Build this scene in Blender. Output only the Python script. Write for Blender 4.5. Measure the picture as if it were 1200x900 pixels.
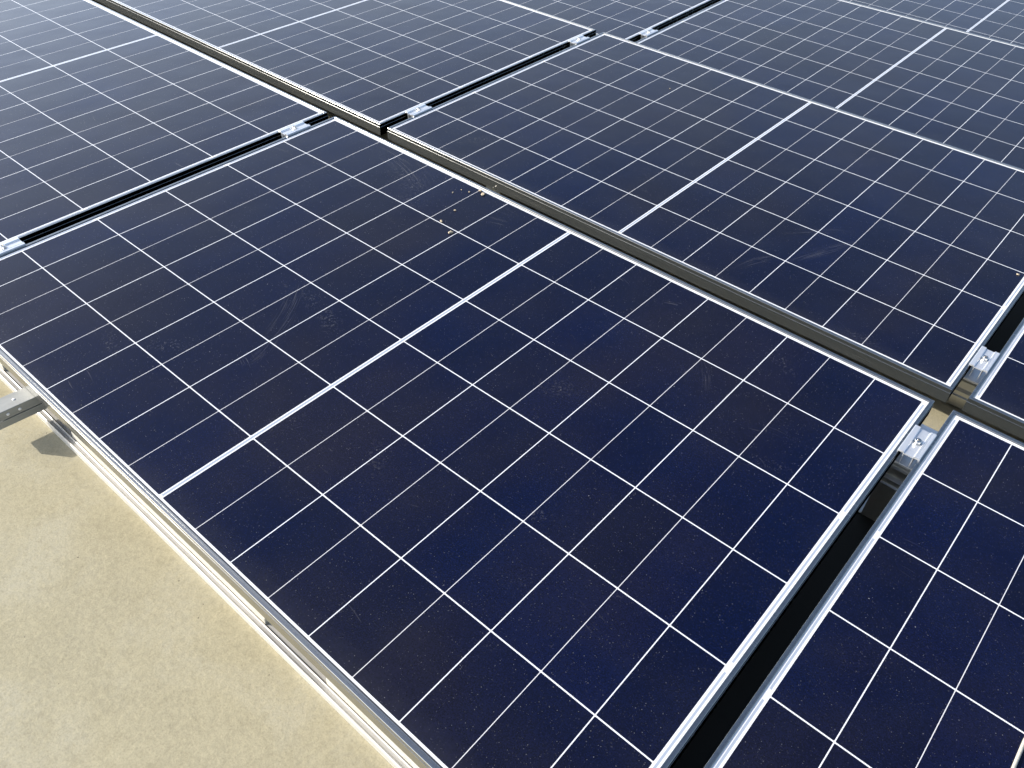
import bpy, bmesh, math, random
from mathutils import Matrix, Vector
random.seed(7)
S = bpy.context.scene
COL = S.collection
for o in list(bpy.data.objects):
    bpy.data.objects.remove(o)

# ---------------------------------------------------------------- frame of reference
# The foreground panel's glass plane was surveyed in millimetres (x along the row,
# y up the slope, z out of the glass).  World: z up, roof at z = 0, metres.
TH = math.radians(4.35)
CT, ST = math.cos(TH), math.sin(TH)
Z0 = 115 * CT + 40 * ST
def W(x, y, z):
    return Vector((x, y * CT - z * ST, y * ST + z * CT + Z0)) / 1000.0
TILT = Matrix.Rotation(TH, 3, 'X')

# ---------------------------------------------------------------- camera
cam = bpy.data.cameras.new('camera')
cam.sensor_width = 36.0
cam.sensor_fit = 'HORIZONTAL'
cam.lens = 980.36 * 36.0 / 1200.0
cam.clip_start = 0.01
cam.clip_end = 1000.0
camo = bpy.data.objects.new('camera', cam)
COL.objects.link(camo)
def rx(a): return Matrix.Rotation(a, 3, 'X')
def ry(a): return Matrix.Rotation(a, 3, 'Y')
def rz(a): return Matrix.Rotation(a, 3, 'Z')
RC = TILT @ (rz(0.7187) @ ry(-0.0224) @ rx(0.8216))
M = RC.to_4x4()
M.translation = W(1011.74, -302.41, 1101.24)
camo.matrix_world = M
S.camera = camo

# ---------------------------------------------------------------- light
EL = math.radians(32.0)
sun_dir = (TILT @ Vector((-0.841 * math.cos(EL), -0.541 * math.cos(EL), math.sin(EL)))).normalized()
sun_el = math.asin(sun_dir.z)
sun_az = math.atan2(sun_dir.x, sun_dir.y)          # clockwise from +Y
HAZE, HAZE_SUN = 2.75, 4.9
wd = bpy.data.worlds.new('World')
S.world = wd
wd.use_nodes = True
nt = wd.node_tree
bg = nt.nodes['Background']
sky = nt.nodes.new('ShaderNodeTexSky')
sky.sky_type = 'NISHITA'
sky.sun_disc = False
sky.sun_elevation = sun_el
sky.sun_rotation = sun_az
sky.altitude = 50
sky.air_density = 1.0
sky.dust_density = 2.6
sky.ozone_density = 2.0
# summer haze low in the sky, thicker on the sun's side
geo = nt.nodes.new('ShaderNodeTexCoord')
def wnode(typ, op, *ins):
    nd = nt.nodes.new(typ)
    nd.operation = op
    for i, v in enumerate(ins):
        if hasattr(v, 'node'): nt.links.new(v, nd.inputs[i])
        else: nd.inputs[i].default_value = v
    return nd
sepw = nt.nodes.new('ShaderNodeSeparateXYZ')
nt.links.new(geo.outputs['Generated'], sepw.inputs[0])
low = wnode('ShaderNodeMath', 'SUBTRACT', 0.62, sepw.outputs[2])
low.use_clamp = True
low = wnode('ShaderNodeMath', 'MULTIPLY', low.outputs[0], 3.2)
low = wnode('ShaderNodeMath', 'POWER', low.outputs[0], 1.5)
low = wnode('ShaderNodeMath', 'MINIMUM', low.outputs[0], 1.3)
sd = wnode('ShaderNodeVectorMath', 'DOT_PRODUCT', geo.outputs['Generated'], tuple(sun_dir))
glow = wnode('ShaderNodeMath', 'MULTIPLY_ADD', sd.outputs['Value'], HAZE_SUN, HAZE)
glow = wnode('ShaderNodeMath', 'MAXIMUM', glow.outputs[0], 0.0)
amt = wnode('ShaderNodeMath', 'MULTIPLY', low.outputs[0], glow.outputs[0])
hz = wnode('ShaderNodeVectorMath', 'SCALE', (0.91, 1.0, 1.12))
nt.links.new(amt.outputs[0], hz.inputs['Scale'])
addw = wnode('ShaderNodeVectorMath', 'ADD', sky.outputs[0], hz.outputs[0])
nt.links.new(addw.outputs[0], bg.inputs[0])
bg.inputs[1].default_value = 0.15
sl = bpy.data.lights.new('sun', 'SUN')
sl.energy = 4.0
sl.angle = math.radians(0.5)
sl.color = (1.0, 0.94, 0.84)
so = bpy.data.objects.new('sun', sl)
COL.objects.link(so)
so.rotation_euler = sun_dir.to_track_quat('Z', 'Y').to_euler()
so.location = (0, 0, 10)
vs = S.view_settings
vs.view_transform = 'Standard'
vs.look = 'None'
vs.exposure = 0.36
vs.gamma = 1.0
vs.use_curve_mapping = False
S.render.engine = 'CYCLES'
S.cycles.max_bounces = 8

# ---------------------------------------------------------------- node helpers
class NT:
    def __init__(s, name):
        s.m = bpy.data.materials.new(name)
        s.m.use_nodes = True
        s.t = s.m.node_tree
        s.b = s.t.nodes['Principled BSDF']
    def n(s, typ, **kw):
        nd = s.t.nodes.new(typ)
        for k, v in kw.items():
            setattr(nd, k, v)
        return nd
    def link(s, a, b):
        s.t.links.new(a, b)
    def put(s, sock, v):
        if isinstance(v, (int, float)):
            sock.default_value = v
        elif isinstance(v, tuple):
            sock.default_value = v
        else:
            s.link(v, sock)
    def math(s, op, a, b=None, c=None):
        nd = s.n('ShaderNodeMath', operation=op)
        s.put(nd.inputs[0], a)
        if b is not None: s.put(nd.inputs[1], b)
        if c is not None: s.put(nd.inputs[2], c)
        return nd.outputs[0]
    def mix(s, f, a, b):
        nd = s.n('ShaderNodeMix', data_type='RGBA')
        s.put(nd.inputs[0], f)
        s.put(nd.inputs[6], a)
        s.put(nd.inputs[7], b)
        return nd.outputs[2]
    def noise(s, vec, scale, detail=3, rough=0.5, dist=0.0, dim='3D'):
        nd = s.n('ShaderNodeTexNoise', noise_dimensions=dim)
        if vec is not None: s.link(vec, nd.inputs['Vector'])
        nd.inputs['Scale'].default_value = scale
        nd.inputs['Detail'].default_value = detail
        nd.inputs['Roughness'].default_value = rough
        nd.inputs['Distortion'].default_value = dist
        return nd.outputs['Fac']
    def ramp(s, f, lo, hi, a=0.0, b=1.0):
        nd = s.n('ShaderNodeMapRange')
        nd.clamp = True
        s.put(nd.inputs[0], f)
        nd.inputs[1].default_value = lo
        nd.inputs[2].default_value = hi
        nd.inputs[3].default_value = a
        nd.inputs[4].default_value = b
        return nd.outputs[0]
    def coord(s):
        return s.n('ShaderNodeTexCoord').outputs['Object']
    def vmath(s, op, a, b):
        nd = s.n('ShaderNodeVectorMath', operation=op)
        s.put(nd.inputs[0], a)
        s.put(nd.inputs[1], b)
        return nd.outputs[0]

# ---------------------------------------------------------------- materials
def metal(name, col, rough, streak=0.08, scale=(60, 60, 60), metallic=1.0, bump=0.0, dirt=0.25):
    k = NT(name)
    co = k.coord()
    mp = k.vmath('MULTIPLY', co, scale)
    n1 = k.noise(mp, 1.0, 4, 0.6)
    n2 = k.noise(co, 35.0, 4, 0.65)
    dk = k.mix(k.ramp(n1, 0.3, 0.7), tuple(c * (1 - streak) for c in col) + (1,), tuple(min(1, c * (1 + streak)) for c in col) + (1,))
    dm = k.ramp(n2, 0.55, 0.8, 0, dirt)
    k.link(k.mix(dm, dk, (0.30, 0.27, 0.21, 1)), k.b.inputs['Base Color'])
    k.put(k.b.inputs['Metallic'], k.ramp(n2, 0.55, 0.8, metallic, metallic * (1 - dirt)))
    k.put(k.b.inputs['Roughness'], k.ramp(n1, 0.2, 0.8, rough - 0.05, rough + 0.08))
    if bump:
        bp = k.n('ShaderNodeBump')
        bp.inputs['Strength'].default_value = bump
        bp.inputs['Distance'].default_value = 0.0005
        k.link(n1, bp.inputs['Height'])
        k.link(bp.outputs[0], k.b.inputs['Normal'])
    return k.m
M_FRAME = metal('anodised_frame', (0.40, 0.405, 0.40), 0.23, 0.04, (3, 90, 90), metallic=0.97, dirt=0.03)
def extruded(m, xo, y0, y1):
    # drawn aluminium: the grain runs along each frame member, mitred at the corners
    t = m.node_tree
    b = t.nodes['Principled BSDF']
    def mt(op, a, c):
        nd = t.nodes.new('ShaderNodeMath'); nd.operation = op
        for i, v in enumerate((a, c)):
            if isinstance(v, (int, float)): nd.inputs[i].default_value = v
            else: t.links.new(v, nd.inputs[i])
        return nd.outputs[0]
    co = t.nodes.new('ShaderNodeTexCoord').outputs['Object']
    sp = t.nodes.new('ShaderNodeSeparateXYZ'); t.links.new(co, sp.inputs[0])
    ax = t.nodes.new('ShaderNodeMath'); ax.operation = 'ABSOLUTE'; t.links.new(sp.outputs[0], ax.inputs[0])
    dx = mt('SUBTRACT', xo, ax.outputs[0])
    dy = mt('MINIMUM', mt('SUBTRACT', sp.outputs[1], y0), mt('SUBTRACT', y1, sp.outputs[1]))
    short = mt('LESS_THAN', dx, dy)
    cb = t.nodes.new('ShaderNodeCombineXYZ')
    t.links.new(short, cb.inputs[0])
    t.links.new(mt('SUBTRACT', 1.0, short), cb.inputs[1])
    vt = t.nodes.new('ShaderNodeVectorTransform'); vt.vector_type = 'VECTOR'; vt.convert_from = 'OBJECT'; vt.convert_to = 'WORLD'
    t.links.new(cb.outputs[0], vt.inputs[0])
    t.links.new(vt.outputs[0], b.inputs['Tangent'])
    b.inputs['Anisotropic'].default_value = 0.6
extruded(M_FRAME, 0.8826, -0.0145, 1.118)
M_RAIL = metal('galvanised_rail', (0.36, 0.365, 0.345), 0.56, 0.12, (45, 8, 45), bump=0.1, dirt=0.2, metallic=0.55)
M_TRAY = metal('tray_aluminium', (0.62, 0.61, 0.58), 0.40, 0.05, (4, 120, 120), metallic=0.3)
M_CLAMP = metal('clamp_aluminium', (0.80, 0.82, 0.85), 0.32, 0.05, (120, 5, 120), metallic=0.6, dirt=0.1)
M_STEEL = metal('bolt_steel', (0.70, 0.69, 0.66), 0.2, 0.05, dirt=0.1)
M_LIT_HOLE = metal('lit_hole_pale', (0.85, 0.84, 0.82), 0.4, 0.03, metallic=0.2, dirt=0.05)  # pale tone standing in for sunlight in the rail holes
M_LEG = metal('support_aluminium', (0.55, 0.56, 0.55), 0.38, 0.08, (60, 60, 20))

P, Q, MID = 0.09548, 0.184, 0.0100        # half cell pitch, column pitch, centre gap (m)

SMEARS = [(-0.248, 0.455, 0.12, 0.030, -58, 's', 0.10), (-0.180, 0.345, 0.05, 0.018, -70, 's', 0.07), (-0.331, 0.225, 0.055, 0.022, 40, 'p', 0.14),
          (-0.245, 0.516, 0.05, 0.028, -30, 'p', 0.10), (-0.161, 0.494, 0.06, 0.030, -30, 'p', 0.11), (-0.53, 1.06, 0.15, 0.05, -16, 's', 0.09),
          (-0.46, 1.01, 0.13, 0.045, -20, 'p', 0.12), (-0.386, 0.941, 0.06, 0.04, 20, 'p', 0.10),
          (0.325, 0.657, 0.06, 0.035, 30, 'p', 0.07), (0.605, 1.022, 0.055, 0.022, -30, 'p', 0.11), (0.50, 0.90, 0.08, 0.022, -50, 's', 0.06),
          (0.728, 0.758, 0.05, 0.018, 10, 'p', 0.08), (-0.42, 0.15, 0.06, 0.018, -20, 'p', 0.10), (0.375, 1.69, 0.10, 0.020, 48, 's', 0.09),
          (0.45, 1.635, 0.15, 0.024, 64, 's', 0.10), (0.33, 1.45, 0.08, 0.020, 66, 's', 0.09), (-0.62, 1.46, 0.11, 0.03, 55, 'p', 0.12),
          (0.665, 1.353, 0.05, 0.020, 0, 'p', 0.10), (0.50, 0.40, 0.04, 0.014, 30, 'p', 0.10), (0.20, 0.30, 0.05, 0.02, -40, 'p', 0.08)]
def glass_material():
    k = NT('cell_laminate')
    co = k.coord()
    sp = k.n('ShaderNodeSeparateXYZ')
    k.link(co, sp.inputs[0])
    u, v = sp.outputs[0], sp.outputs[1]
    au = k.math('ABSOLUTE', u)
    t = k.math('DIVIDE', k.math('SUBTRACT', au, MID / 2), P)
    kr = k.math('ROUND', t)
    dr = k.math('MULTIPLY', k.math('ABSOLUTE', k.math('SUBTRACT', t, kr)), P)
    odd = k.math('MODULO', kr, 2.0)
    hw = k.math('SUBTRACT', 0.00086, k.math('MULTIPLY', odd, 0.00024))
    row = k.math('LESS_THAN', dr, hw)
    row = k.math('MULTIPLY', row, k.math('GREATER_THAN', kr, 0.5))
    midl = k.math('LESS_THAN', au, MID / 2)
    endl = k.math('GREATER_THAN', au, MID / 2 + 9 * P - 0.0006)
    tv = k.math('DIVIDE', v, Q)
    kc = k.math('ROUND', tv)
    dc = k.math('MULTIPLY', k.math('ABSOLUTE', k.math('SUBTRACT', tv, kc)), Q)
    colm = k.math('LESS_THAN', dc, 0.00116)
    lo = k.math('LESS_THAN', v, 0.001)
    hi = k.math('GREATER_THAN', v, 6 * Q - 0.0035)
    cross = k.math('LESS_THAN', k.math('ADD', dr, dc), 0.0028)
    w = row
    for e in (midl, endl, colm, lo, hi, cross):
        w = k.math('MAXIMUM', w, e)
    # tinned copper ribbons: centre line, and short runs in the two end margins
    rib1 = k.math('LESS_THAN', au, 0.0022)
    inside = k.math('MULTIPLY', k.math('GREATER_THAN', v, 0.004), k.math('LESS_THAN', v, 6 * Q - 0.004))
    rib1 = k.math('MULTIPLY', rib1, inside)
    e0 = MID / 2 + 9 * P
    de = k.math('ABSOLUTE', k.math('SUBTRACT', au, e0 + 0.0050))
    t2 = k.math('DIVIDE', v, 2 * Q)
    d2 = k.math('MULTIPLY', k.math('ABSOLUTE', k.math('SUBTRACT', t2, k.math('ROUND', t2))), 2 * Q)
    rib2 = k.math('MULTIPLY', k.math('LESS_THAN', de, 0.0018), k.math('GREATER_THAN', d2, 0.010))
    rib2 = k.math('MULTIPLY', rib2, inside)
    # short tabs that join the end ribbon to each cell
    t3 = k.math('DIVIDE', v, Q / 10.0)
    d3 = k.math('MULTIPLY', k.math('ABSOLUTE', k.math('SUBTRACT', k.math('FRACT', t3), 0.5)), Q / 10)
    tab = k.math('MULTIPLY', k.math('LESS_THAN', d3, 0.0004), k.math('MULTIPLY', k.math('GREATER_THAN', au, e0), k.math('LESS_THAN', au, e0 + 0.004)))
    tab = k.math('MULTIPLY', tab, inside)
    rib = k.math('MAXIMUM', rib1, rib2)
    rib = k.math('MAXIMUM', rib, k.math('MULTIPLY', tab, 0.5))
    # each cell a little different
    oi = k.n('ShaderNodeObjectInfo')
    cv = k.n('ShaderNodeCombineXYZ')
    k.link(k.math('FLOOR', k.math('MULTIPLY', k.math('SIGN', u), k.math('ADD', t, 1.0))), cv.inputs[0])
    k.link(k.math('FLOOR', tv), cv.inputs[1])
    k.link(k.math('MULTIPLY', oi.outputs['Random'], 50.0), cv.inputs[2])
    wn = k.n('ShaderNodeTexWhiteNoise', noise_dimensions='3D')
    k.link(cv.outputs[0], wn.inputs[0])
    wc = k.vmath('ADD', co, oi.outputs['Location'])
    big = k.noise(wc, 3.2, 3, 0.55)
    cell = k.mix(k.ramp(big, 0.35, 0.68), (0.0012, 0.0040, 0.0280, 1), (0.0048, 0.0046, 0.0175, 1))
    cell = k.mix(k.ramp(wn.outputs[0], 0, 1, 0.0, 0.38), cell, (0.0012, 0.0020, 0.0090, 1))
    gr = k.n('ShaderNodeVectorMath', operation='SCALE')
    k.link(cell, gr.inputs[0])
    k.link(k.ramp(k.noise(wc, 420.0, 2, 0.7), 0.3, 0.7, 0.55, 1.45), gr.inputs['Scale'])
    cell = gr.outputs[0]
    white = (0.80, 0.81, 0.83, 1)
    dull = k.math('MULTIPLY', odd, k.math('LESS_THAN', k.math('MAXIMUM', k.math('MAXIMUM', midl, endl), k.math('MAXIMUM', colm, k.math('MAXIMUM', lo, hi))), 0.5))
    white = k.mix(k.math('MULTIPLY', dull, 0.4), white, (0.50, 0.46, 0.45, 1))
    base = k.mix(w, cell, white)
    base = k.mix(rib, base, (0.36, 0.41, 0.50, 1))
    # dark line where the glass meets the long frame sides
    side_line = k.math('MAXIMUM', k.math('LESS_THAN', v, -0.0030), k.math('GREATER_THAN', v, 1.1078))
    base = k.mix(side_line, base, (0.06, 0.06, 0.07, 1))
    # dust: fine specks, wiped smears, blotches, film along the lower edge
    def specks(scale, thr, keep):
        vo = k.n('ShaderNodeTexVoronoi', feature='F1')
        k.link(wc, vo.inputs['Vector'])
        vo.inputs['Scale'].default_value = scale
        s_ = k.n('ShaderNodeSeparateColor')
        k.link(vo.outputs['Color'], s_.inputs[0])
        r = k.math('MULTIPLY', s_.outputs[1], thr)
        dot = k.math('LESS_THAN', vo.outputs['Distance'], r)
        return k.math('MULTIPLY', dot, k.math('LESS_THAN', s_.outputs[0], keep))
    sA = specks(270.0, 0.20, 0.30)
    sB = specks(70.0, 0.075, 0.16)
    sC = specks(520.0, 0.30, 0.25)
    clus = k.ramp(k.noise(wc, 4.0, 2, 0.5), 0.44, 0.66)
    fine = k.ramp(k.noise(wc, 240.0, 3, 0.7), 0.60, 0.74)
    blot = k.ramp(k.noise(wc, 13.0, 4, 0.6, 0.6), 0.60, 0.74)
    smear = k.math('MULTIPLY', k.math('MULTIPLY', blot, fine), clus)
    # wiped arcs: stretched, warped noise
    warp = k.n('ShaderNodeTexNoise')
    k.link(wc, warp.inputs['Vector'])
    warp.inputs['Scale'].default_value = 5.0
    warp.inputs['Detail'].default_value = 1.0
    wv = k.vmath('ADD', k.vmath('MULTIPLY', wc, (14.0, 170.0, 1.0)), k.vmath('MULTIPLY', warp.outputs['Color'], (8.0, 26.0, 0.0)))
    arc = k.ramp(k.noise(wv, 1.0, 2, 0.5), 0.66, 0.76)
    arcm = k.ramp(k.noise(k.vmath('ADD', wc, (3.1, 7.7, 1.0)), 6.0, 2, 0.5), 0.62, 0.70)
    arcs = k.math('MULTIPLY', arc, arcm)
    # wiped smears and dried splashes with a place of their own
    marks = None
    for (cx, cy, r1, r2, an, kind, g) in SMEARS:
        mp = k.n('ShaderNodeMapping', vector_type='TEXTURE')
        k.link(wc, mp.inputs['Vector'])
        mp.inputs['Location'].default_value = (cx, cy, 0)
        mp.inputs['Rotation'].default_value = (0, 0, math.radians(an))
        mp.inputs['Scale'].default_value = (r1, r2, 1000.0)
        le = k.n('ShaderNodeVectorMath', operation='LENGTH')
        k.link(mp.outputs[0], le.inputs[0])
        mk = k.ramp(le.outputs['Value'], 0.25, 1.0, g, 0.0)
        if kind == 's':
            # bent strokes: shear the stroke coordinate with the square of the run
            s2 = k.n('ShaderNodeSeparateXYZ')
            k.link(mp.outputs[0], s2.inputs[0])
            bend = k.math('MULTIPLY_ADD', k.math('MULTIPLY', s2.outputs[0], s2.outputs[0]), 0.5, s2.outputs[1])
            c2 = k.n('ShaderNodeCombineXYZ')
            k.link(k.math('MULTIPLY', s2.outputs[0], 0.9), c2.inputs[0])
            k.link(k.math('MULTIPLY', bend, 9.0), c2.inputs[1])
            c2.inputs[2].default_value = cx * 40
            pat = k.ramp(k.noise(c2.outputs[0], 1.0, 3, 0.65), 0.52, 0.66)
        else:
            pat = k.ramp(k.noise(wc, 190.0, 3, 0.7, 0.5), 0.55, 0.68)
        e = k.math('MULTIPLY', mk, pat)
        marks = e if marks is None else k.math('MAXIMUM', marks, e)
    film = k.ramp(k.noise(wc, 3.4, 5, 0.62), 0.38, 0.72, 0.0005, 0.0105)  # thin dust; its broad patches also paint a soft uneven sky reflection
    edge = k.math('MULTIPLY', k.ramp(v, 0.0, 0.04, 0.03, 0.0), k.noise(wc, 60.0, 4, 0.7))
    d = k.math('ADD', film, k.math('MULTIPLY', sA, 0.20))
    d = k.math('ADD', d, k.math('MULTIPLY', sC, 0.085))
    d = k.math('ADD', d, k.math('MULTIPLY', sB, 0.40))
    d = k.math('ADD', d, k.math('MULTIPLY', smear, 0.30))
    d = k.math('ADD', d, k.math('MULTIPLY', arcs, 0.10))
    d = k.math('ADD', d, edge)
    d = k.math('ADD', d, marks)
    d = k.math('MINIMUM', d, 0.9)
    base = k.mix(d, base, (0.50, 0.48, 0.44, 1))
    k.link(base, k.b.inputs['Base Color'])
    k.put(k.b.inputs['Roughness'], k.ramp(d, 0.0, 0.3, 0.10, 0.6))
    k.b.inputs['IOR'].default_value = 1.41
    bp = k.n('ShaderNodeBump')
    bp.inputs['Strength'].default_value = 1.0
    bp.inputs['Distance'].default_value = 0.0012
    k.link(k.noise(wc, 5.0, 2, 0.5), bp.inputs['Height'])
    k.link(bp.outputs[0], k.b.inputs['Normal'])
    k.b.inputs['Sheen Weight'].default_value = 0.006
    k.b.inputs['Sheen Roughness'].default_value = 0.4
    k.b.inputs['Sheen Tint'].default_value = (0.9, 0.88, 0.84, 1)
    return k.m
M_GLASS = glass_material()

def concrete(name, a, b, c, scale=1.0, speck=0.0):
    k = NT(name)
    co = k.coord()
    n1 = k.noise(co, 1.6 * scale, 5, 0.6)
    n2 = k.noise(co, 14.0 * scale, 6, 0.68, 0.3)
    n3 = k.noise(co, 120.0 * scale, 4, 0.7)
    n4 = k.noise(co, 320.0 * scale, 5, 0.75)
    base = k.mix(k.ramp(n1, 0.35, 0.65), a, b)
    base = k.mix(k.ramp(n2, 0.40, 0.72, 0, 0.55), base, c)
    n5 = k.noise(k.vmath('ADD', co, (5.0, 3.0, 1.0)), 4.5 * scale, 4, 0.6, 0.5)
    base = k.mix(k.ramp(n5, 0.45, 0.68, 0, 0.85), base, (c[0] * 0.95, c[1] * 0.985, c[2] * 1.10, 1))
    n6 = k.noise(k.vmath('ADD', co, (1.0, 9.0, 4.0)), 22.0 * scale, 5, 0.65, 0.4)
    base = k.mix(k.ramp(n6, 0.50, 0.74, 0, 0.35), base, (b[0] * 0.78, b[1] * 0.76, b[2] * 0.70, 1))
    base = k.mix(k.ramp(n3, 0.42, 0.72, 0, 0.55), base, tuple(x * 1.32 for x in a[:3]) + (1,))
    n7 = k.noise(k.vmath('ADD', co, (2.0, 5.0, 8.0)), 75.0 * scale, 5, 0.7, 0.4)
    base = k.mix(k.ramp(n7, 0.50, 0.74, 0, 0.40), base, tuple(x * 0.66 for x in a[:3]) + (1,))
    base = k.mix(k.ramp(n4, 0.56, 0.72, 0.0, 0.45), base, tuple(x * 1.4 for x in a[:3]) + (1,))
    base = k.mix(k.ramp(n4, 0.32, 0.5, 0.5, 0.0), base, tuple(x * 0.55 for x in a[:3]) + (1,))
    vo = k.n('ShaderNodeTexVoronoi', feature='F1')
    k.link(k.vmath('ADD', co, k.vmath('MULTIPLY', k.n('ShaderNodeTexNoise').outputs['Color'], (0.0, 0.0, 0.0))), vo.inputs['Vector'])
    vo.inputs['Scale'].default_value = 55.0 * scale
    s_ = k.n('ShaderNodeSeparateColor')
    k.link(vo.outputs['Color'], s_.inputs[0])
    pit = k.math('MULTIPLY', k.math('LESS_THAN', vo.outputs['Distance'], k.math('MULTIPLY', s_.outputs[1], 0.075)), k.math('LESS_THAN', s_.outputs[0], 0.34 + speck))
    base = k.mix(k.math('MULTIPLY', pit, 0.75), base, (0.07, 0.06, 0.045, 1))
    k.link(base, k.b.inputs['Base Color'])
    k.b.inputs['Roughness'].default_value = 0.9
    k.b.inputs['Specular IOR Level'].default_value = 0.25
    bp = k.n('ShaderNodeBump')
    bp.inputs['Strength'].default_value = 0.32
    bp.inputs['Distance'].default_value = 0.0022
    h = k.math('ADD', k.math('MULTIPLY', n2, 1.2), k.math('MULTIPLY', n3, 0.9))
    h = k.math('SUBTRACT', h, k.math('MULTIPLY', pit, 0.6))
    k.link(h, bp.inputs['Height'])
    k.link(bp.outputs[0], k.b.inputs['Normal'])
    return k.m
M_ROOF = concrete('roof_concrete', (0.405, 0.360, 0.234, 1), (0.362, 0.328, 0.226, 1), (0.465, 0.418, 0.280, 1), 1.0, 0.10)
M_SLAB = concrete('slab_concrete', (0.58, 0.55, 0.47, 1), (0.55, 0.52, 0.44, 1), (0.62, 0.59, 0.50, 1), 2.0, 0.1)
def plain(name, c, r):
    k = NT(name)
    co = k.coord()
    k.link(k.mix(k.ramp(k.noise(co, 300.0, 4, 0.7), 0.35, 0.65), tuple(x * 0.75 for x in c) + (1,), c + (1,)), k.b.inputs['Base Color'])
    k.b.inputs['Roughness'].default_value = r
    return k.m
M_MUD = plain('dried_mud', (0.58, 0.48, 0.34), 0.9)
M_STRAW = plain('dry_straw', (0.60, 0.56, 0.47), 0.6)
M_GAP_SHADE = plain('gap_shade_black', (0.018, 0.020, 0.019), 0.75)  # colour of the added sheets that darken the gap floors

# ---------------------------------------------------------------- mesh helpers (millimetres in, metres out)
def finish(name, bm, mat, parent=None, smooth=False):
    bmesh.ops.recalc_face_normals(bm, faces=bm.faces)
    me = bpy.data.meshes.new(name)
    bm.to_mesh(me)
    bm.free()
    me.transform(Matrix.Scale(0.001, 4))
    me.materials.append(mat)
    if smooth:
        for p in me.polygons: p.use_smooth = True
    o = bpy.data.objects.new(name, me)
    COL.objects.link(o)
    o.parent = parent
    return o
def box(bm, x0, x1, y0, y1, z0, z1, bev=0.0):
    r = bmesh.ops.create_cube(bm, size=1.0)
    vs_ = r['verts']
    for v in vs_:
        v.co = Vector((x0 if v.co.x < 0 else x1, y0 if v.co.y < 0 else y1, z0 if v.co.z < 0 else z1))
    if bev:
        es = list({e for v in vs_ for e in v.link_edges})
        bmesh.ops.bevel(bm, geom=es, offset=bev, segments=2, affect='EDGES', profile=0.5)
def prism(bm, prof, a0, a1, axis):
    """closed profile swept along 'x' (profile = y,z) or 'y' (profile = x,z)"""
    def pt(p, a):
        return (a, p[0], p[1]) if axis == 'x' else (p[0], a, p[1])
    A = [bm.verts.new(pt(p, a0)) for p in prof]
    B = [bm.verts.new(pt(p, a1)) for p in prof]
    n = len(prof)
    for i in range(n):
        bm.faces.new((A[i], A[(i + 1) % n], B[(i + 1) % n], B[i]))
    bm.faces.new(A); bm.faces.new(B)
def cyl(bm, c, r, z0, z1, n=20, r1=None, cap=True):
    r1 = r if r1 is None else r1
    A = [bm.verts.new((c[0] + r * math.cos(2 * math.pi * i / n), c[1] + r * math.sin(2 * math.pi * i / n), z0)) for i in range(n)]
    B = [bm.verts.new((c[0] + r1 * math.cos(2 * math.pi * i / n), c[1] + r1 * math.sin(2 * math.pi * i / n), z1)) for i in range(n)]
    for i in range(n):
        bm.faces.new((A[i], A[(i + 1) % n], B[(i + 1) % n], B[i]))
    if cap:
        bm.faces.new(A); bm.faces.new(B)
    return A, B
def holed_plate(bm, L0, L1, w0, w1, holes, mapf, t):
    """a strip of plate (u = L0..L1, v = w0..w1) with round holes (u, v, r), thickness t"""
    def sheet(d):
        edges = [L0]
        half = []
        for (u, v, r) in holes:
            half.append((u - (w1 - w0) / 2, u + (w1 - w0) / 2))
        cur = L0
        rims = []
        for (u, v, r), (a, b) in zip(holes, half):
            if a > cur + 0.01:
                bm.faces.new([bm.verts.new(mapf(p[0], p[1], d)) for p in ((cur, w0), (a, w0), (a, w1), (cur, w1))])
            n = 16
            rim, out = [], []
            for i in range(n):
                an = 2 * math.pi * (i + 0.5) / n
                cx, cy = math.cos(an), math.sin(an)
                rim.append(bm.verts.new(mapf(u + r * cx, v + r * cy, d)))
                tt = []
                if abs(cx) > 1e-6: tt.append((((b if cx > 0 else a) - u)) / cx)
                if abs(cy) > 1e-6: tt.append((((w1 if cy > 0 else w0) - v)) / cy)
                tm = min(tt)
                out.append(bm.verts.new(mapf(u + tm * cx, v + tm * cy, d)))
            cs = {1: (b, w1), 5: (a, w1), 9: (a, w0), 13: (b, w0)}
            for i in range(n):
                j = (i + 1) % n
                f = [rim[i], out[i]]
                if i in cs: f.append(bm.verts.new(mapf(cs[i][0], cs[i][1], d)))
                f += [out[j], rim[j]]
                bm.faces.new(f)
            rims.append(rim)
            cur = b
        if L1 > cur + 0.01:
            bm.faces.new([bm.verts.new(mapf(p[0], p[1], d)) for p in ((cur, w0), (L1, w0), (L1, w1), (cur, w1))])
        return rims
    ra, rb = sheet(0), sheet(t)
    for p, q in zip(ra, rb):
        for i in range(len(p)):
            j = (i + 1) % len(p)
            bm.faces.new((p[i], p[j], q[j], q[i]))
def empty(name, loc, rot=(0, 0, 0)):
    o = bpy.data.objects.new(name, None)
    o.empty_display_size = 0.05
    COL.objects.link(o)
    o.location = loc
    o.rotation_euler = rot
    return o
def tag(o, label, cat, group=None):
    o['label'] = label
    o['category'] = cat
    if group: o['group'] = group
    return o
def dup(root, loc, rot, label):
    c = root.copy(); COL.objects.link(c)
    c.location = loc; c.rotation_euler = rot
    c['label'] = label
    for ch in list(root.children):
        d = ch.copy(); COL.objects.link(d); d.parent = c
        for g in list(ch.children):
            e = g.copy(); COL.objects.link(e); e.parent = d
    return c

# ---------------------------------------------------------------- roof
bm = bmesh.new()
bmesh.ops.create_grid(bm, x_segments=1, y_segments=1, size=120000)
roof = finish('ground', bm, M_ROOF)
roof['kind'] = 'structure'

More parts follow.
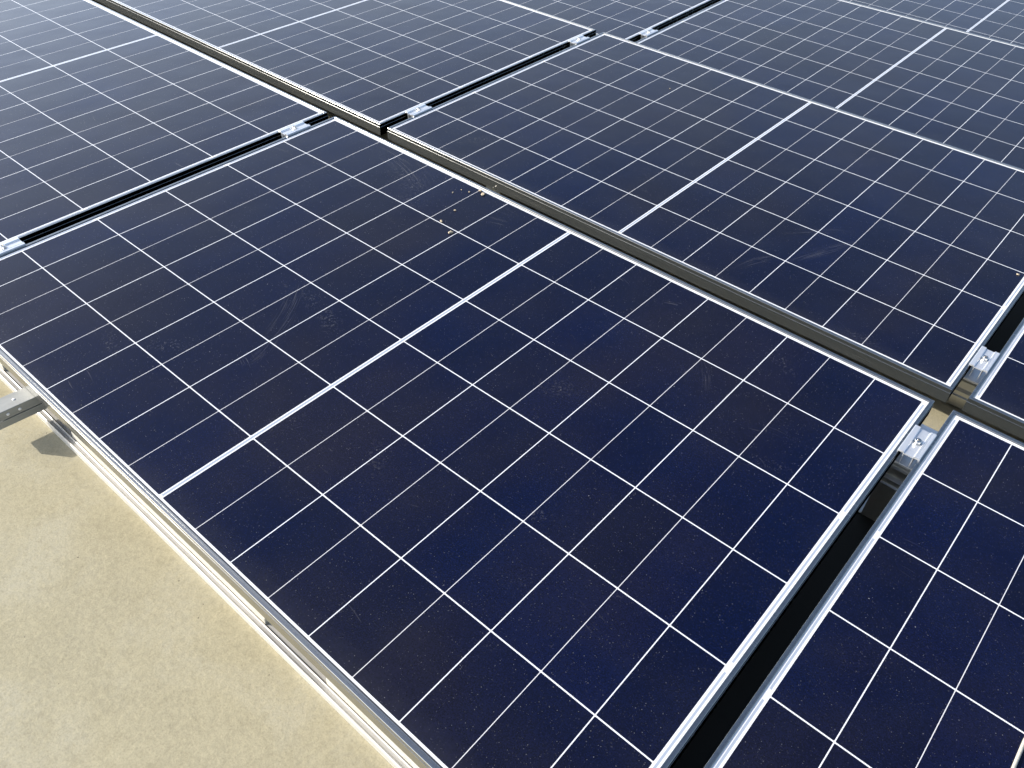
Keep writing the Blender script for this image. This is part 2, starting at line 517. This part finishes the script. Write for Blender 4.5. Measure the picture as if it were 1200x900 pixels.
# ---------------------------------------------------------------- solar panels
XO = 882.6                       # half length of the frame
Y0, Y1 = -14.5, 1118.0           # frame edges up the slope (cells 0..1104)
LP = 1799.1                      # panel pitch along the row
ROWS = [(0.0, 0.0, 0.0, 0.0), (2.2, 1322.5, -103.0, -0.0008), (14.5, 2624.6, -197.8, 0.0062), (20.0, 3936.0, -300.0, 0.0062)]
def make_panel():
    t = empty('solar_panel', (0, 0, 0))
    bm = bmesh.new()
    wl, ws = 9.0, 8.0
    # (inset on long sides, inset on short sides, z)
    prof = [(0, 0, -35), (0, 0, -8.4), (0.25, 0.25, -8.0), (0.8, 0.8, -7.9), (0.8, 0.8, 1.6), (1.3, 1.3, 2.1),
            (4.8, 4.6, 2.1), (5.0, 4.8, 1.4), (5.8, 5.6, 1.4), (6.0, 5.8, 2.1), (wl - 0.6, ws - 0.6, 2.1), (wl, ws, 1.5), (wl, ws, -0.4),
            (2.6, 2.6, -0.4), (2.6, 2.6, -33), (22, 22, -33), (22, 22, -35)]
    loops = []
    for dl, ds, z in prof:
        loops.append([bm.verts.new((-XO + ds, Y0 + dl, z)), bm.verts.new((XO - ds, Y0 + dl, z)),
                      bm.verts.new((XO - ds, Y1 - dl, z)), bm.verts.new((-XO + ds, Y1 - dl, z))])
    for i in range(len(loops)):
        a, b = loops[i], loops[(i + 1) % len(loops)]
        for j in range(4):
            bm.faces.new((a[j], a[(j + 1) % 4], b[(j + 1) % 4], b[j]))
    finish('frame', bm, M_FRAME, t)
    bm = bmesh.new()
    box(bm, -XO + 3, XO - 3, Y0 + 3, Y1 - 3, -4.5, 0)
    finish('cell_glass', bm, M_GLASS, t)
    return t
def row_loc(r, k):
    x, y, z, tt = ROWS[r]
    return W(x + k * LP, y, z), (TH + tt, 0, 0)
PANELS = {
    (0, 0): 'large dark blue solar panel in the foreground with tan mud crumbs near its far edge',
    (0, -1): 'dark panel in the nearest row, left of the foreground panel across the narrow clamped gap',
    (0, 1): 'dark panel in the bottom right corner, right of the foreground panel across the gap',
    (1, 0): 'panel directly behind the foreground panel, its near frame side facing the viewer',
    (1, -1): 'greyish panel in the second row, left of the one directly behind the foreground panel',
    (1, 1): 'panel cut off at the right picture edge, in the second row beside the last clamp',
    (2, 0): 'panel in the third row with its white centre line running towards the upper right',
    (2, -1): 'third row panel seen as a sliver at the top centre beyond the greyish panel',
    (0, -2): 'last dark panel of the nearest row, beyond the left picture edge',
    (1, -2): 'last greyish panel of the second row, beyond the left picture edge',
    (3, 0): 'farthest panel, lighter blue in the fourth row at the top right corner',
}
proto = make_panel()
tag(proto, PANELS[(0, 0)], 'solar panel', 'solar panels in tilted rows on the flat roof')
for (r, k), lab in PANELS.items():
    loc, rot = row_loc(r, k)
    if (r, k) == (0, 0):
        proto.location, proto.rotation_euler = loc, rot
    else:
        dup(proto, loc, rot, lab)

# ---------------------------------------------------------------- mid clamps in the gaps between short sides
def make_clamp():
    t = empty('mid_clamp', (0, 0, 0))
    bm = bmesh.new()
    prof = [(-20, 2.2), (-20, 5.2), (-19.2, 6.2), (-10.0, 6.2), (-9.2, 5.4), (-8.2, 3.0), (8.2, 3.0), (9.2, 5.4), (10.0, 6.2),
            (13.0, 6.2), (13.4, 5.6), (14.4, 5.6), (14.8, 6.2), (19.2, 6.2), (20, 5.2), (20, 2.2), (9.5, 2.2), (9.5, -24), (8.0, -24), (8.0, 0.8), (-8.0, 0.8), (-8.0, -24), (-9.5, -24), (-9.5, 2.2)]
    prism(bm, prof, -41, 41, 'y')
    finish('clamp_body', bm, M_CLAMP, t)
    bm = bmesh.new()
    # socket head bolt: knurled cap with a hex recess
    cyl(bm, (0, 0), 6.2, 3.9, 10.0, 24, cap=False)
    A, B = cyl(bm, (0, 0), 6.2, 10.0, 10.8, 24, r1=5.5, cap=False)
    C_, D_ = cyl(bm, (0, 0), 3.0, 6.5, 10.8, 24, cap=False)
    for i in range(24):
        j = (i + 1) % 24
        bm.faces.new((B[i], B[j], D_[j], D_[i]))
    bm.faces.new(C_)
    b = finish('bolt', bm, M_STEEL, t)
    bm = bmesh.new()
    cyl(bm, (0, 0), 7.8, 3.02, 4.3, 28)
    finish('washer', bm, M_STEEL, b)
    return t
CL = [  # row, gap (x sign / panel index), y up the slope, label
    (0, 0.5, 983, 'shiny clamp with bolt between the foreground panel and the bottom right panel'),
    (0, -0.5, 985, 'clamp near the upper end of the gap left of the foreground panel'),
    (0, -0.5, 160, 'clamp half cut off by the left picture edge'),
    (1, 0.5, 135, 'clamp at the right picture edge, just past the crossing of the dark gaps'),
    (1, -0.5, 140, 'clamp at the near end of the second row gap, top centre left'),
    (1, -0.5, 985, 'clamp at the far end of the second row gap, left of the topmost one'),
    (2, -0.5, 155, 'farthest clamp, at the top centre in the third row gap'),
]
cproto = None
LEGS = []
for r, g, y, lab in CL:
    x, yy, z, tt = ROWS[r]
    base = TH + tt
    loc, rot = row_loc(r, 0)
    p = loc + Matrix.Rotation(base, 3, 'X') @ (Vector((g * LP, y, 0)) / 1000)
    if cproto is None:
        cproto = make_clamp()
        tag(cproto, lab, 'clamp', 'mid clamps between neighbouring panels')
        cproto.location, cproto.rotation_euler = p, rot
    else:
        dup(cproto, p, rot, lab)
    LEGS.append((r, g, y, p, base))

# ---------------------------------------------------------------- support legs under the clamps
def make_leg(top, rear):
    t = empty('support_leg', (0, 0, 0))
    bm = bmesh.new()
    prof = [(-34, 8), (60, 8), (60, top - 5), (-22, top - 5), (-22, top - 14), (-27, top - 16), (-27, top - 26), (-22, top - 28), (-22, top - 38), (-30, top - 42), (-30, top - 52), (-34, top - 54)] if top > 75 else \
           [(-34, 8), (60, 8), (60, top - 5), (-24, top - 5), (-24, top - 14), (-28, top - 16), (-28, top - 26), (-34, top - 30)]
    prism(bm, prof, -28, 28, 'x')
    finish('leg_post', bm, M_LEG, t)
    bm = bmesh.new()
    box(bm, -32, 32, -36 if not rear else -26, 118 if rear else 60, top - 5, top, 0.6)
    finish('top_plate', bm, M_CLAMP, t)
    bm = bmesh.new()
    box(bm, -60, 60, -33, 90, 5.2, 8, 0.6)
    finish('base_plate', bm, M_LEG, t)
    return t
LEGLAB = ['ribbed metal leg under the shiny clamp of the foreground right gap', 'metal leg under the clamp near the upper end of the left gap',
          'metal leg under the clamp cut off by the left edge', 'pale ribbed metal leg under the clamp at the right edge',
          'short metal leg under the near clamp of the second row gap', 'metal leg under the far clamp of the second row gap',
          'metal leg under the farthest clamp at the top centre']
for i, (r, g, y, p, base) in enumerate(LEGS):
    under = p + Matrix.Rotation(base, 3, 'X') @ Vector((0, 0, -0.0365))
    top = under.z * 1000 - 2.5
    t = make_leg(top, y > 500)
    t.location = (under.x, under.y, 0)
    tag(t, LEGLAB[i], 'support leg', 'support legs under the clamps')

# ---------------------------------------------------------------- added black sheets that deepen the shade on the roof under the gaps
for r, g, ya, yb, lab in [(0, 0.5, -6, 1010, 'added black shade sheet on the roof seen down the gap right of the foreground panel'),
                          (0, -0.5, -6, 1100, 'added black shade sheet on the roof seen down the gap left of the foreground panel'),
                          (1, 0.5, 170, 1100, 'added black shade sheet down the gap at the right picture edge'),
                          (1, -0.5, 170, 1100, 'added black shade sheet down the second row gap at the top centre left')]:
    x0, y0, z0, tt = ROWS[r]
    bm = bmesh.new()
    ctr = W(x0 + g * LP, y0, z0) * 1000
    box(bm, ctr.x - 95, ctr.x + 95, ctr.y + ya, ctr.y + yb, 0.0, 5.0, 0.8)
    tag(finish('gap_shade_sheet', bm, M_GAP_SHADE), lab, 'mat', 'added black sheets deepening the shade under the panel gaps')

# ---------------------------------------------------------------- base rail: a perforated channel that the near frame edges rest on
def make_rail():
    t = empty('base_rail', (0, 0, 0))
    H, Wd = 36.0, 41.0
    L0, L1 = -98.0, 1190.0
    holes_t = [(u, 0.0, 3.4) for u in (-88.0, -52.0, 1150.0, 1190.0)]
    bm = bmesh.new()
    holed_plate(bm, L0, L1, -Wd / 2, Wd / 2, [], lambda u, v, d: (v, u, -d), 1.6)
    for s in (-1, 1):
        hs = []
        holed_plate(bm, L0, L1, -8.5, 8.5, hs, lambda u, v, d, s=s: (s * (Wd / 2 - d), u, -11.0 + v), 1.6)
        # folded lower flange, 1.5 mm proud, and turned in lip
        prism(bm, [(s * (Wd / 2 + 1.2), -20.6), (s * (Wd / 2 + 1.2), -H), (s * (Wd / 2 - 12), -H), (s * (Wd / 2 - 12), -H + 1.6), (s * (Wd / 2 - 1.0), -H + 1.6), (s * (Wd / 2 - 1.0), -20.6)], L0, L1, 'y')
        # rounded shoulder strip between top and side
        prism(bm, [(s * (Wd / 2 - 1.8), -0.05), (s * (Wd / 2 - 0.5), -0.35), (s * (Wd / 2 + 0.1), -1.2), (s * (Wd / 2 + 0.1), -2.6), (s * (Wd / 2 - 1.8), -2.6)], L0, L1, 'y')
    box(bm, -Wd / 2 + 11, Wd / 2 - 11, L0, L1, -H + 0.3, -H + 1.4)
    box(bm, -Wd / 2 + 1.6, Wd / 2 - 1.6, L0 + 22, L0 + 24, -H + 1.6, -1.7)
    finish('channel', bm, M_RAIL, t)
    def lit_hole(c, ax):  # small pale dome in place of a sunlit hole
        bm = bmesh.new()
        prev = None
        for rr, hh in ((3.3, -0.4), (3.1, 0.5), (2.3, 1.2), (1.2, 1.5)):
            ring = []
            for i in range(14):
                a = 2 * math.pi * i / 14
                if ax == 'z': ring.append(bm.verts.new((c[0] + rr * math.cos(a), c[1] + rr * math.sin(a), c[2] + hh)))
                else: ring.append(bm.verts.new((c[0] + hh, c[1] + rr * math.cos(a), c[2] + rr * math.sin(a))))
            if prev:
                for i in range(14): bm.faces.new((prev[i], prev[(i + 1) % 14], ring[(i + 1) % 14], ring[i]))
            prev = ring
        bm.faces.new(prev)
        finish('lit_hole', bm, M_LIT_HOLE, t, smooth=True)
    for y in (-78, -43): lit_hole((0, y, 0), 'z')
    for y in (-66, -44): lit_hole((Wd / 2, y, -11), 'x')
    return t
rail = make_rail()
rail.location = W(-450.0, 0, 0)
rail.location.y = 0
rail.location.z = (Z0 - 38.3) / 1000.0
tag(rail, 'grey perforated metal rail sticking out under the foreground panel at the left', 'rail')
# clip that holds the second row's near edge on the rail
# low feet under the near edge of the second row
for fx0, fx1, lab in [(-462, -410, 'grey metal foot in the dark row gap just above the tan crumbs')]:
    t = empty('edge_foot', W((fx0 + fx1) / 2, 1322.5, -103.0))
    t.location.z = 0
    topz = W(0, 1322.5 - 14, -103 - 35).z * 1000 - 1.0
    hw_ = (fx1 - fx0) / 2
    bm = bmesh.new()
    prof = [(-9.6, 3), (30, 3), (30, topz), (-9.6, topz)]
    prism(bm, prof, -hw_, hw_, 'x')
    finish('foot_block', bm, M_LEG, t)
    bm = bmesh.new()
    box(bm, -hw_ - 12, hw_ + 12, -13, 60, 0.1, 2.9, 0.5)
    finish('base_plate', bm, M_LEG, t)
    if fx0 > -1000:
        bm = bmesh.new()
        cyl(bm, (8, -17.2), 1.6, topz - 14, topz + 9, 14)
        finish('stud', bm, M_STEEL, t)
    tag(t, lab, 'foot')

# ---------------------------------------------------------------- ballast tray and concrete slabs along the near edge
ZG = 0.0
def gz(y, z):          # survey (y, z) near the front edge -> world mm (y, height)
    p = W(0, y, z) * 1000
    return (p.y, p.z)
TX0, TX1 = -2300.0, 1500.0
t = empty('ballast_tray', (0, 0, 0))
bm = bmesh.new()
o = -5.0     # tray rim line in world mm at its outside edge
yr = gz(-18, -115)[0]
prof = [(yr, 0.5), (yr, 12), (yr + 0.8, 14.2), (yr + 2.2, 15), (yr + 3.8, 14.6), (yr + 4.8, 13.4), (yr + 5.6, 12.6), (yr + 10.6, 12.4),
        (yr + 11.2, 13.6), (yr + 12.2, 14.2), (yr + 13.2, 13.4), (yr + 13.8, 10.4), (yr + 260, 10.4), (yr + 260, 0.5)]
prism(bm, prof, TX0, TX1, 'x')
tray = finish('ballast_tray', bm, M_TRAY)
bpy.data.objects.remove(t)
tag(tray, 'long bright aluminium tray with rolled rim on the roof along the near panel edge', 'tray')
SL = [(-1255, -640, 'cream concrete slab in the tray left of the grey rail'),
      (-354, 259, 'cream concrete slab in the tray between the grey rail and the open slot'),
      (410, 1020, 'cream speckled concrete slab at the bottom, right of the open slot in the tray')]
for a, b, lab in SL:
    bm = bmesh.new()
    box(bm, a, b, yr + 14.6, yr + 215, 10.6, 27.0, 1.2)
    tag(finish('ballast_block', bm, M_SLAB), lab, 'slab', 'ballast blocks in the tray')

# ---------------------------------------------------------------- crumbs of dried mud on the glass
def crumb(x, y, z, r, lab, rowi=0):
    loc, rot = row_loc(rowi, 0)
    base = Matrix.Rotation(rot[0], 3, 'X')
    rx0, ry0, rz0, _ = ROWS[rowi]
    p = loc + base @ (Vector((x - rx0, (y - ry0), z)) / 1000)
    bm = bmesh.new()
    bmesh.ops.create_icosphere(bm, subdivisions=2, radius=1.0)
    rnd = random.Random(int(x * 13 + y))
    for v in bm.verts:
        k = 0.45 + 0.62 * rnd.random()
        v.co = Vector((v.co.x * r * k, v.co.y * r * 0.75 * k, max(-0.35, v.co.z) * r * 0.62 * k))
    lo = min(v.co.z for v in bm.verts)
    for v in bm.verts: v.co.z -= lo
    o_ = finish('mud_crumb', bm, M_MUD)
    o_.location = p
    o_.rotation_euler = (rot[0], 0, rnd.random() * 6)
    tag(o_, lab, 'mud crumb', 'crumbs of dried mud on the panels')
crumb(-270, 1089, 0.2, 9.0, 'largest tan crumb against the far frame edge of the foreground panel')
crumb(-288, 1097, 0.2, 5.5, 'tan crumb touching the upper left of the largest crumb at the frame edge')
crumb(-304, 1073, 0.2, 4.0, 'small tan crumb on a thin white line just left of the largest crumb')
crumb(-333, 1043, 0.2, 3.6, 'leftmost tan crumb of the small scatter')
crumb(-327, 1068, 0.2, 2.6, 'tiniest tan speck between the leftmost crumb and the frame edge')
crumb(-269, 984, 0.2, 4.2, 'lone tan crumb in mid cell below the scatter by the frame edge')
crumb(-258, 925, 0.2, 5.6, 'tan crumb sitting on the thick white column line')
crumb(-207, 905, 0.2, 7.5, 'curved tan crumb lowest of the scatter, by a white line crossing')
crumb(852, 1856, 0.2, 4.6, 'pale crumb by the short edge of the second row panel at the right', 1)
crumb(-403, 2181, 0.2, 3.6, 'pale speck in the middle of the second row panel', 1)
# dry straw lying across a cell line of the bottom right panel
bm = bmesh.new()
pts = [(1222.6, 560, 2.5), (1221.7, 537, 2.5), (1221.7, 515, 2.5), (1221.8, 492, 2.5), (1221.7, 460, 2.5), (1221.4, 430, 2.5)]
prev = None
for (x, y, z) in pts:
    ring = [bm.verts.new((x + 2.6 * math.cos(a), y, z + 2.4 * math.sin(a))) for a in [i * math.pi / 4 for i in range(8)]]
    if prev:
        for i in range(8):
            bm.faces.new((prev[i], prev[(i + 1) % 8], ring[(i + 1) % 8], ring[i]))
    else:
        bm.faces.new(ring)
    prev = ring
bm.faces.new(prev)
st = finish('dry_straw', bm, M_STRAW, smooth=True)
st.location = row_loc(0, 0)[0]
st.rotation_euler = row_loc(0, 0)[1]
tag(st, 'pale dry straw lying on the glass at the lower right picture edge', 'straw')
